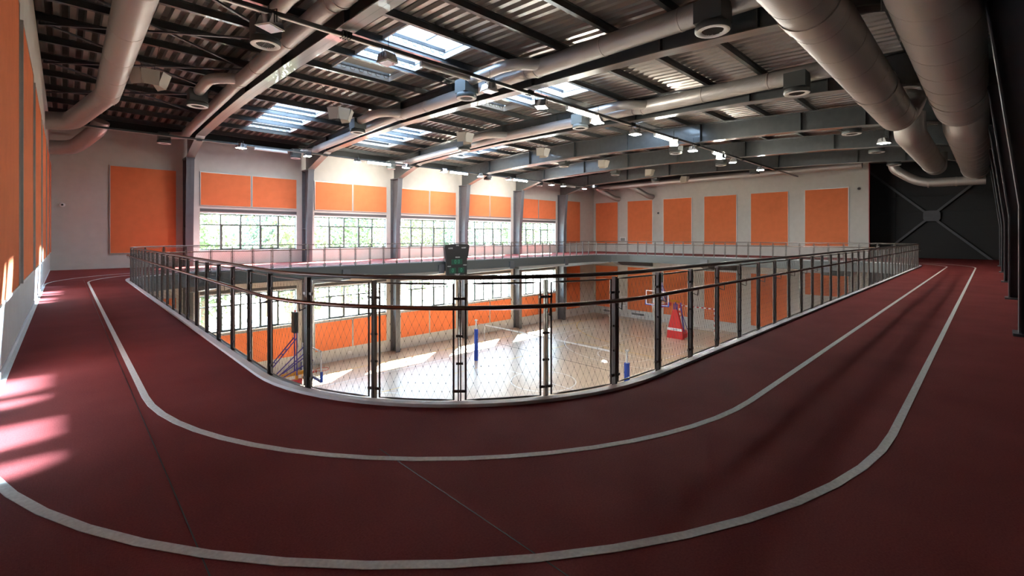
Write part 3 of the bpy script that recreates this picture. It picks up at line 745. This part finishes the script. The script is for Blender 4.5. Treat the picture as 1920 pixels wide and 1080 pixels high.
sec = rail_section('e', 'railing of the far gallery below the six tall orange panels, with both end curves', 's'); sec['group'] = G
corner(sec, x1, y1, 0); straight(sec, (x1+RR,y0), (x1+RR,y1), 0); corner(sec, x1, y0, 1.5*pi)
rails(sec, arc_pts(x1,y0,1.5*pi,2*pi,RR)+arc_pts(x1,y1,0,0.5*pi,RR)); handrail(sec, arc_pts(x1,y0,1.5*pi,2*pi,HR)+arc_pts(x1,y1,0,0.5*pi,HR))
for o in (post0, pf0, pn0, *[o for p in cornerset.values() for o in p]): bpy.data.objects.remove(o)

# ------------------------------------------------------------------ writing
def text_mesh(s, size, m, parent, loc, rot, name='lettering', depth=0.003):
    cu = bpy.data.curves.new(name, 'FONT'); cu.body = s; cu.size = size; cu.align_x = 'CENTER'; cu.align_y = 'CENTER'; cu.extrude = depth
    o = bpy.data.objects.new(name, cu); COL.objects.link(o)
    dg = bpy.context.evaluated_depsgraph_get(); me = bpy.data.meshes.new_from_object(o.evaluated_get(dg))
    bpy.data.objects.remove(o); me.materials.clear(); me.materials.append(m)
    r = bpy.data.objects.new(name, me); COL.objects.link(r); r.parent = parent; r.location = loc; r.rotation_euler = rot; return r

# ------------------------------------------------------------------ scoreboard on the window-side gallery railing
t = thing('scoreboard', 'black scoreboard with green number fields fixed to the gallery edge before the windows', 'scoreboard', (17.45,23.0,-0.86), 0)
MB().prism([(-0.78,0),(0.78,0),(0.80,1.02),(-0.80,1.02)], -0.02, 0.10, 'y').build('lower_board', M['dark'], t)
MB().prism([(-0.82,1.02),(0.82,1.02),(0.95,1.72),(0.93,1.88),(0.0,1.93),(-0.93,1.88),(-0.95,1.72)], -0.06, 0.10, 'y').build('upper_board', M['dark'], t)
for a, b, c, d in ((-0.42,0.42,0.66,0.98),(-0.56,-0.10,0.12,0.46),(0.10,0.56,0.12,0.46)):
    MB().box(a, b, -0.03, -0.02, c, d).build('number_field', M['green'], t)
MG = mat('dim_digits', (0.05,0.28,0.16), 0.5)
text_mesh('0 0', 0.34, MG, t, (0,-0.034,0.82), (pi/2,0,0), 'digits'); text_mesh('0', 0.34, MG, t, (-0.33,-0.034,0.29), (pi/2,0,0), 'digits'); text_mesh('0', 0.34, MG, t, (0.33,-0.034,0.29), (pi/2,0,0), 'digits')
for s, x, z, q in (('HOME',-0.52,1.66,0.12),('GUEST',0.50,1.68,0.12),('PERIOD',0.02,1.10,0.10),('FOULS',-0.60,0.56,0.09),('FOULS',0.62,0.60,0.09),('TIME',0.0,1.83,0.11),('TIME-OUT',0.02,0.05,0.09)):
    text_mesh(s, q, M['white'], t, (x,-0.064 if z > 1.02 else -0.024,z), (pi/2,0,0))
MB().box(-0.6,-0.5,0.10,0.16,0.3,1.6).box(0.5,0.6,0.10,0.16,0.3,1.6).build('mounting_arm', M['dark'], t)

# ------------------------------------------------------------------ basketball stands
def stand(loc, rz, label):
    t = thing('basketball_stand', label, 'basketball stand', loc, rz, None)     # local: x towards the court, z = 0 floor
    p = MB().prism([(-0.65,0.0),(0.65,0.0),(0.62,0.55),(0.18,2.25),(-0.18,2.25),(-0.62,0.55)], -0.05, 0.22, 'x')
    p.build('front_pad', M['red'], t); q = MB().box(-1.7, -0.05, -0.62, 0.62, 0.06, 0.42); q.build('base_box', M['red'], t)
    MB().box(0.221, 0.226, -0.60, 0.60, 0.62, 0.82).build('label_band', M['white'], t)
    text_mesh('schelde', 0.17, M['dark'], t, (0.228,0,0.72), (pi/2,0,pi/2), depth=0.001)
    m = MB()
    for y in (-0.22, 0.22):
        m.tube([(-0.9,y,0.4),(-0.35,y,2.75)], 0.045, 8); m.tube([(-1.6,y,0.4),(-0.55,y,1.9)], 0.03, 8); m.tube([(0.05,y*0.6,0.4),(0.05,y*0.6,2.7)], 0.04, 8)
    m.build('upright', M['violet'], t)
    b = MB()
    path = smooth_path([(-0.5,0,2.78),(0.6,0,3.06),(2.80,0,3.10)], 0.9)
    for p, q in zip(path[:-1], path[1:]): b.bar(p, q+(q-p)*0.05, 0.13, 0.11)
    for x in (0.5, 1.15, 1.8, 2.4): b.box(x, x+0.09, -0.05, 0.05, 2.86, 3.05)
    b.box(2.68,2.90,-0.17,0.17,2.82,3.12)
    b.build('boom', M['amber'], t)
    MB().box(0.9, 2.62, -0.09, 0.09, 2.67, 2.87).build('boom_pad', M['red'], t)
    for s_, r_ in ((1,pi),(-1,0)): text_mesh('schelde', 0.15, M['white'], t, (1.8,0.093*s_,2.77), (pi/2,0,r_), depth=0.001)
    m = MB()
    for y in (-0.12, 0.12):
        m.tube([(2.42,y,3.05),(2.42,y,4.6)], 0.022, 8); m.tube([(1.25,y,3.05),(2.40,y,4.35)], 0.022, 8); m.tube([(1.7,y,3.05),(2.9,y*2.2,4.02)], 0.020, 8); m.tube([(1.8,y,3.0),(2.9,y*2.98,3.55)], 0.020, 8)
    for k in (0.3, 0.42, 0.62, 0.74): m.bar((1.25+1.15*k,-0.12,3.05+1.3*k),(1.25+1.15*k,0.12,3.05+1.3*k),0.03,0.03)
    m.build('strut', M['violet'], t)
    MB().box(2.96,2.98,-0.90,0.90,2.90,3.95).build('backboard', M['board'], t)
    f = MB()
    for y in (-0.90, 0.87): f.box(2.952,2.988,y,y+0.05,2.90,3.95)
    f.box(2.952,2.988,-0.9,0.92,3.90,3.95).box(2.952,2.988,-0.9,0.92,2.90,2.95)
    for y in (-0.30, 0.26): f.box(2.981,2.984,y,y+0.045,3.05,3.50)
    f.box(2.981,2.984,-0.3,0.305,3.46,3.505); f.build('board_frame', M['white'], t)
    MB().box(2.93,3.01,-0.93,0.95,2.85,2.91).box(2.93,3.01,-0.94,-0.90,2.85,3.22).box(2.93,3.01,0.92,0.96,2.85,3.22).build('board_padding', M['blue'], t)
    MB().tube([(3.37+0.225*math.cos(a*pi/12),0.225*math.sin(a*pi/12),3.05) for a in range(24)], 0.010, 6, closed=True).build('hoop_ring', M['red'], t)
    MB().box(2.98,3.15,-0.06,0.06,3.0,3.06).build('hoop_bracket', M['red'], t)
    n = MB()
    for k in range(12):
        a = k*pi/6; a2 = a+pi/12
        for sgn in (-1, 1):
            n.tube([(3.37+0.222*math.cos(a),0.222*math.sin(a),3.04),(3.37+0.17*math.cos(a+sgn*0.26),0.17*math.sin(a+sgn*0.26),2.86),(3.37+0.12*math.cos(a+sgn*0.52),0.12*math.sin(a+sgn*0.52),2.64)], 0.004, 4)
    n.build('hoop_net', M['net_white'], t)
    c = MB().box(2.32,2.46,-0.14,0.14,4.55,5.28); c.build('shot_clock', M['dark'], t)
    MB().box(2.461,2.465,-0.10,0.10,5.02,5.22).box(2.461,2.465,-0.10,0.10,4.62,4.9).build('shot_clock_display', M['green'], t)
    MB().lathe((2.40,0,5.28), [(0.03,0),(0.03,0.06),(0.001,0.08)], 10).build('signal_lamp', M['red'], t)
    return t
stand((3.48, CY, ZC), 0, 'basketball stand at the near court end, its boom carrying a red pad')
stand((34.5, CY, ZC), pi, 'basketball stand at the far court end, tall red padded base before the goal')

# ------------------------------------------------------------------ volleyball net and handball goal
def vpost(y, label):
    t = thing('volleyball_post', label, 'volleyball post', (19.0,y,ZC), 0, None)
    MB().tube([(0,0,0),(0,0,2.6)], 0.045, 14).build('pole', M['white'], t)
    MB().tube([(0,0,0.02),(0,0,2.02)], 0.13, 18).build('pad', M['blue'], t)
    MB().box(-0.07,0.07,-0.07,0.07,2.56,2.64).build('cap', M['white'], t)
vpost(23.0, 'white volleyball post with blue padding, nearer the windows')
vpost(11.9, 'white volleyball post with blue padding, partly hidden behind the railing kerb')
t = thing('volleyball_net', 'volleyball net with white top band stretched between the two blue-padded posts', 'net', (19.0,17.45,ZC))
MB().box(-0.012,0.012,-4.75,4.75,2.38,2.45).box(-0.01,0.01,-4.75,-4.70,1.45,2.38).box(-0.01,0.01,4.70,4.75,1.45,2.38).build('white_band', M['net_white'], t)
m = MB()
for k in range(80): y = -4.7+k*9.4/79; m.bar((0,y,1.45),(0,y,2.38),0.002,0.002)
for k in range(8): m.bar((0,-4.7,1.45+k*0.125),(0,4.7,1.45+k*0.125),0.002,0.002)
m.bar((0,-4.75,1.45),(0,4.75,1.45),0.012,0.012); m.build('net_mesh', M['cable'], t)
m = MB()
for z in (2.44, 1.46): m.bar((0,4.7,z),(0,5.5,z),0.01,0.01); m.bar((0,-4.7,z),(0,-5.5,z),0.01,0.01)
m.build('tension_cord', M['net_white'], t)
t = thing('handball_goal', 'red and white striped goal standing against the far wall behind the red base', 'goal', (38.2,CY,ZC))
for y in (-1.5, 1.5):
    a = MB()
    for k in range(10): a.m = k % 2; a.box(-0.04,0.04,y-0.04,y+0.04,k*0.2,k*0.2+0.2)
    a.build('goal_post', [M['white'], M['red']], t)
a = MB()
for k in range(16): a.m = k % 2; a.box(-0.04,0.04,-1.6+k*0.2,-1.4+k*0.2,2.0,2.08)
a.build('crossbar', [M['white'], M['red']], t)
m = MB()
for y in (-1.5, 1.5): m.tube([(0,y,2.04),(0.8,y,2.04),(1.1,y,0.03),(0,y,0.03)], 0.015, 6)
m.tube([(1.1,-1.5,0.03),(1.1,1.5,0.03)], 0.015, 6); m.build('back_frame', M['white'], t)
m = MB()
for k in range(21): y = -1.5+k*0.15; m.bar((0.8,y,2.04),(1.1,y,0.03),0.003,0.003)
for k in range(12): z = 0.1+k*0.17; x = 1.1-0.3*z/2.04; m.bar((x,-1.5,z),(x,1.5,z),0.003,0.003)
m.build('goal_net', M['net_white'], t)

# ------------------------------------------------------------------ small wall fittings
def vent(face, u, z, w, h, label, cat='vent'):
    loc, rz = {'far': ((XFAR,u,z),-pi/2), 'back': ((u,YW,z),0)}[face]
    t = thing('vent_grille', label, cat, loc, rz, None)
    MB().box(-w/2,w/2,-0.03,-0.001,0,0.05).box(-w/2,w/2,-0.03,-0.001,h-0.05,h).box(-w/2,-w/2+0.05,-0.03,-0.001,0.05,h-0.05).box(w/2-0.05,w/2,-0.03,-0.001,0.05,h-0.05).build('frame', M['white'], t)
    m = MB()
    for k in range(6): z_ = 0.07+(h-0.14)*k/6; m.box(-w/2+0.05,w/2-0.05,-0.02,-0.005,z_,z_+0.02)
    m.build('slats', M['steel_col'], t)
vent('far', 25.6, 1.05, 0.62, 0.42, 'square vent grille between the first two tall panels above the far gallery')
vent('far', 25.5, -5.35, 0.65, 0.9, 'square white-framed vent low on the far wall at court level')
vent('far', 27.3, -6.25, 1.3, 0.35, 'low wide wall vent in the far corner by the court floor')
vent('far', 23.9, -6.2, 1.5, 0.35, 'low wide wall vent at the foot of the second lower orange panel')
vent('far', 6.6, -3.9, 0.8, 0.5, 'small vent grille low beside the black recess, just above the kerb')
def sensor(loc, rz, label, m='steel_col'):
    t = thing('wall_sensor', label, 'sensor', loc, rz, None)
    MB().lathe((0,0,0), [(0.10,0.0),(0.10,0.04),(0.07,0.09),(0.001,0.10)], 16, (0,-1,0)).build('housing', M[m], t)
    MB().lathe((0,-0.10,0), [(0.04,0.0),(0.001,0.02)], 12, (0,-1,0)).build('lens', M['dark'], t)
sensor((XFAR,21.75,3.75), -pi/2, 'small round sensor high on the far wall, between second and third tall panels')
sensor((XFAR,6.45,4.9), -pi/2, 'small round sensor high on the far wall beside the black recess')
sensor((-0.1,YW,2.95), 0, 'small round white sensor on the wall between side wall and big square panel', 'white')
for k, x in enumerate((7.2,13.4,19.6,21.7,27.4)):
    t = thing('wall_socket', f'small white socket low on the window wall, {ORD[k]} from the near hoop', 'socket', (x,YW,-6.1), 0, 'wall sockets')
    MB().box(-0.12,0.12,-0.03,-0.001,0,0.12).build('plate', M['white'], t)
    MB().box(-0.09,-0.02,-0.034,-0.03,0.03,0.09).box(0.02,0.09,-0.034,-0.03,0.03,0.09).build('outlet', M['panel_frame'], t)
# hanger rods above the large ducts
for k, (x, y) in enumerate(((7.9,1.25),(9.6,1.25),(11.4,1.2))):
    tag(MB().tube([(x,y,5.2),(x,y,zt(y)+0.1)], 0.010, 6).build('hanger_rod', M['panel_frame']), f'thin pale threaded rod hanging between the two large trunk ducts, {ORD[k]} from the camera', 'rod', 'duct hanger rods')

# ------------------------------------------------------------------ outside
struct(MB().box(-60, 130, YW+0.4, 160, ZC-0.6, ZC-0.25).build('ground', M['ground']))
hb = MB(); hv = []; nx_ = 40; prof = [(78,ZC-0.4),(84,ZC+1.5),(92,-1.5),(104,2.5),(120,6.0),(140,8.0)]
for i in range(nx_+1):
    X_ = -70+i*6.0
    for j, (Y_, Z_) in enumerate(prof): hv.append((X_, Y_+3*math.sin(i*0.9+j), Z_+(0.9*math.sin(i*0.55)+0.6*math.sin(i*1.7+j))*(j > 0)))
hf = [(i*6+j, (i+1)*6+j, (i+1)*6+j+1, i*6+j+1) for i in range(nx_) for j in range(5)]
hb.add(hv, hf, True)
struct(hb.build('hillside', vary(mat('hillside_green', (0.07,0.10,0.04), 0.95), 0.25, 0.6, detail=8), fix=False))
def tree(x, y, h, w, m, label, seed):
    rnd = random.Random(seed)
    t = thing('tree', label, 'tree', (x,y,ZC-0.3), rnd.random()*6, 'trees outside the windows')
    MB().tube([(0,0,0),(0.1,0.05,h*0.3),(0.0,0.2,h*0.62)], [0.22,0.16,0.07], 8).build('trunk', M['bark'], t)
    c = MB()
    blobs = [(rnd.uniform(-1,1)*w*0.5, rnd.uniform(-1,1)*w*0.4, h*rnd.uniform(0.32,0.92), rnd.uniform(0.25,0.42)*w) for _ in range(12)]
    for k in range(3200):
        bx, by, bz, br = rnd.choice(blobs); d = Vector((rnd.gauss(0,1), rnd.gauss(0,1), rnd.gauss(0,1))).normalized()*br*rnd.uniform(0.75,1.05)
        p = Vector((bx,by,bz))+d; s = rnd.uniform(0.12,0.27)
        a = Vector((rnd.gauss(0,1), rnd.gauss(0,1), rnd.gauss(0,1))).normalized(); b = a.cross(Vector((rnd.gauss(0,1), rnd.gauss(0,1), 1))).normalized()
        c.add([p-a*s, p-b*s*0.55, p+a*s, p+b*s*0.55], [(0,1,2,3)])
    c.build('crown', M[m], t, fix=False)
TR = [(3.5,40,9.5,4.5,'leaf_b'),(8,44,11,6,'leaf_a'),(13,39,9,4.2,'leaf_b'),(15,52,13,7,'leaf_c'),(20,45,11,6,'leaf_a'),(25,55,14,8,'leaf_c'),(29,47,11,6,'leaf_b'),(34,58,14,8,'leaf_a'),
      (38,48,12,6.5,'leaf_c'),(44,57,14,8,'leaf_b'),(50,50,12,7,'leaf_a'),(57,60,15,9,'leaf_c'),(64,54,13,8,'leaf_a'),(73,62,15,9,'leaf_b'),(83,66,16,10,'leaf_c'),(6,56,14,8,'leaf_c'),(-1,50,13,7,'leaf_a'),(95,72,17,11,'leaf_a')]
kinds = {'leaf_a':'green leafy','leaf_b':'olive green','leaf_c':'dark bluish green'}
for k, (x, y, h, w, m) in enumerate(TR):
    tree(x, y, h, w, m, f'{kinds[m]} tree outside beyond the windows, {ORD[k] if k < 15 else ("set back behind the nearest", "farthest back beyond the first window", "last at the far end")[k-15]} along the row', k+3)
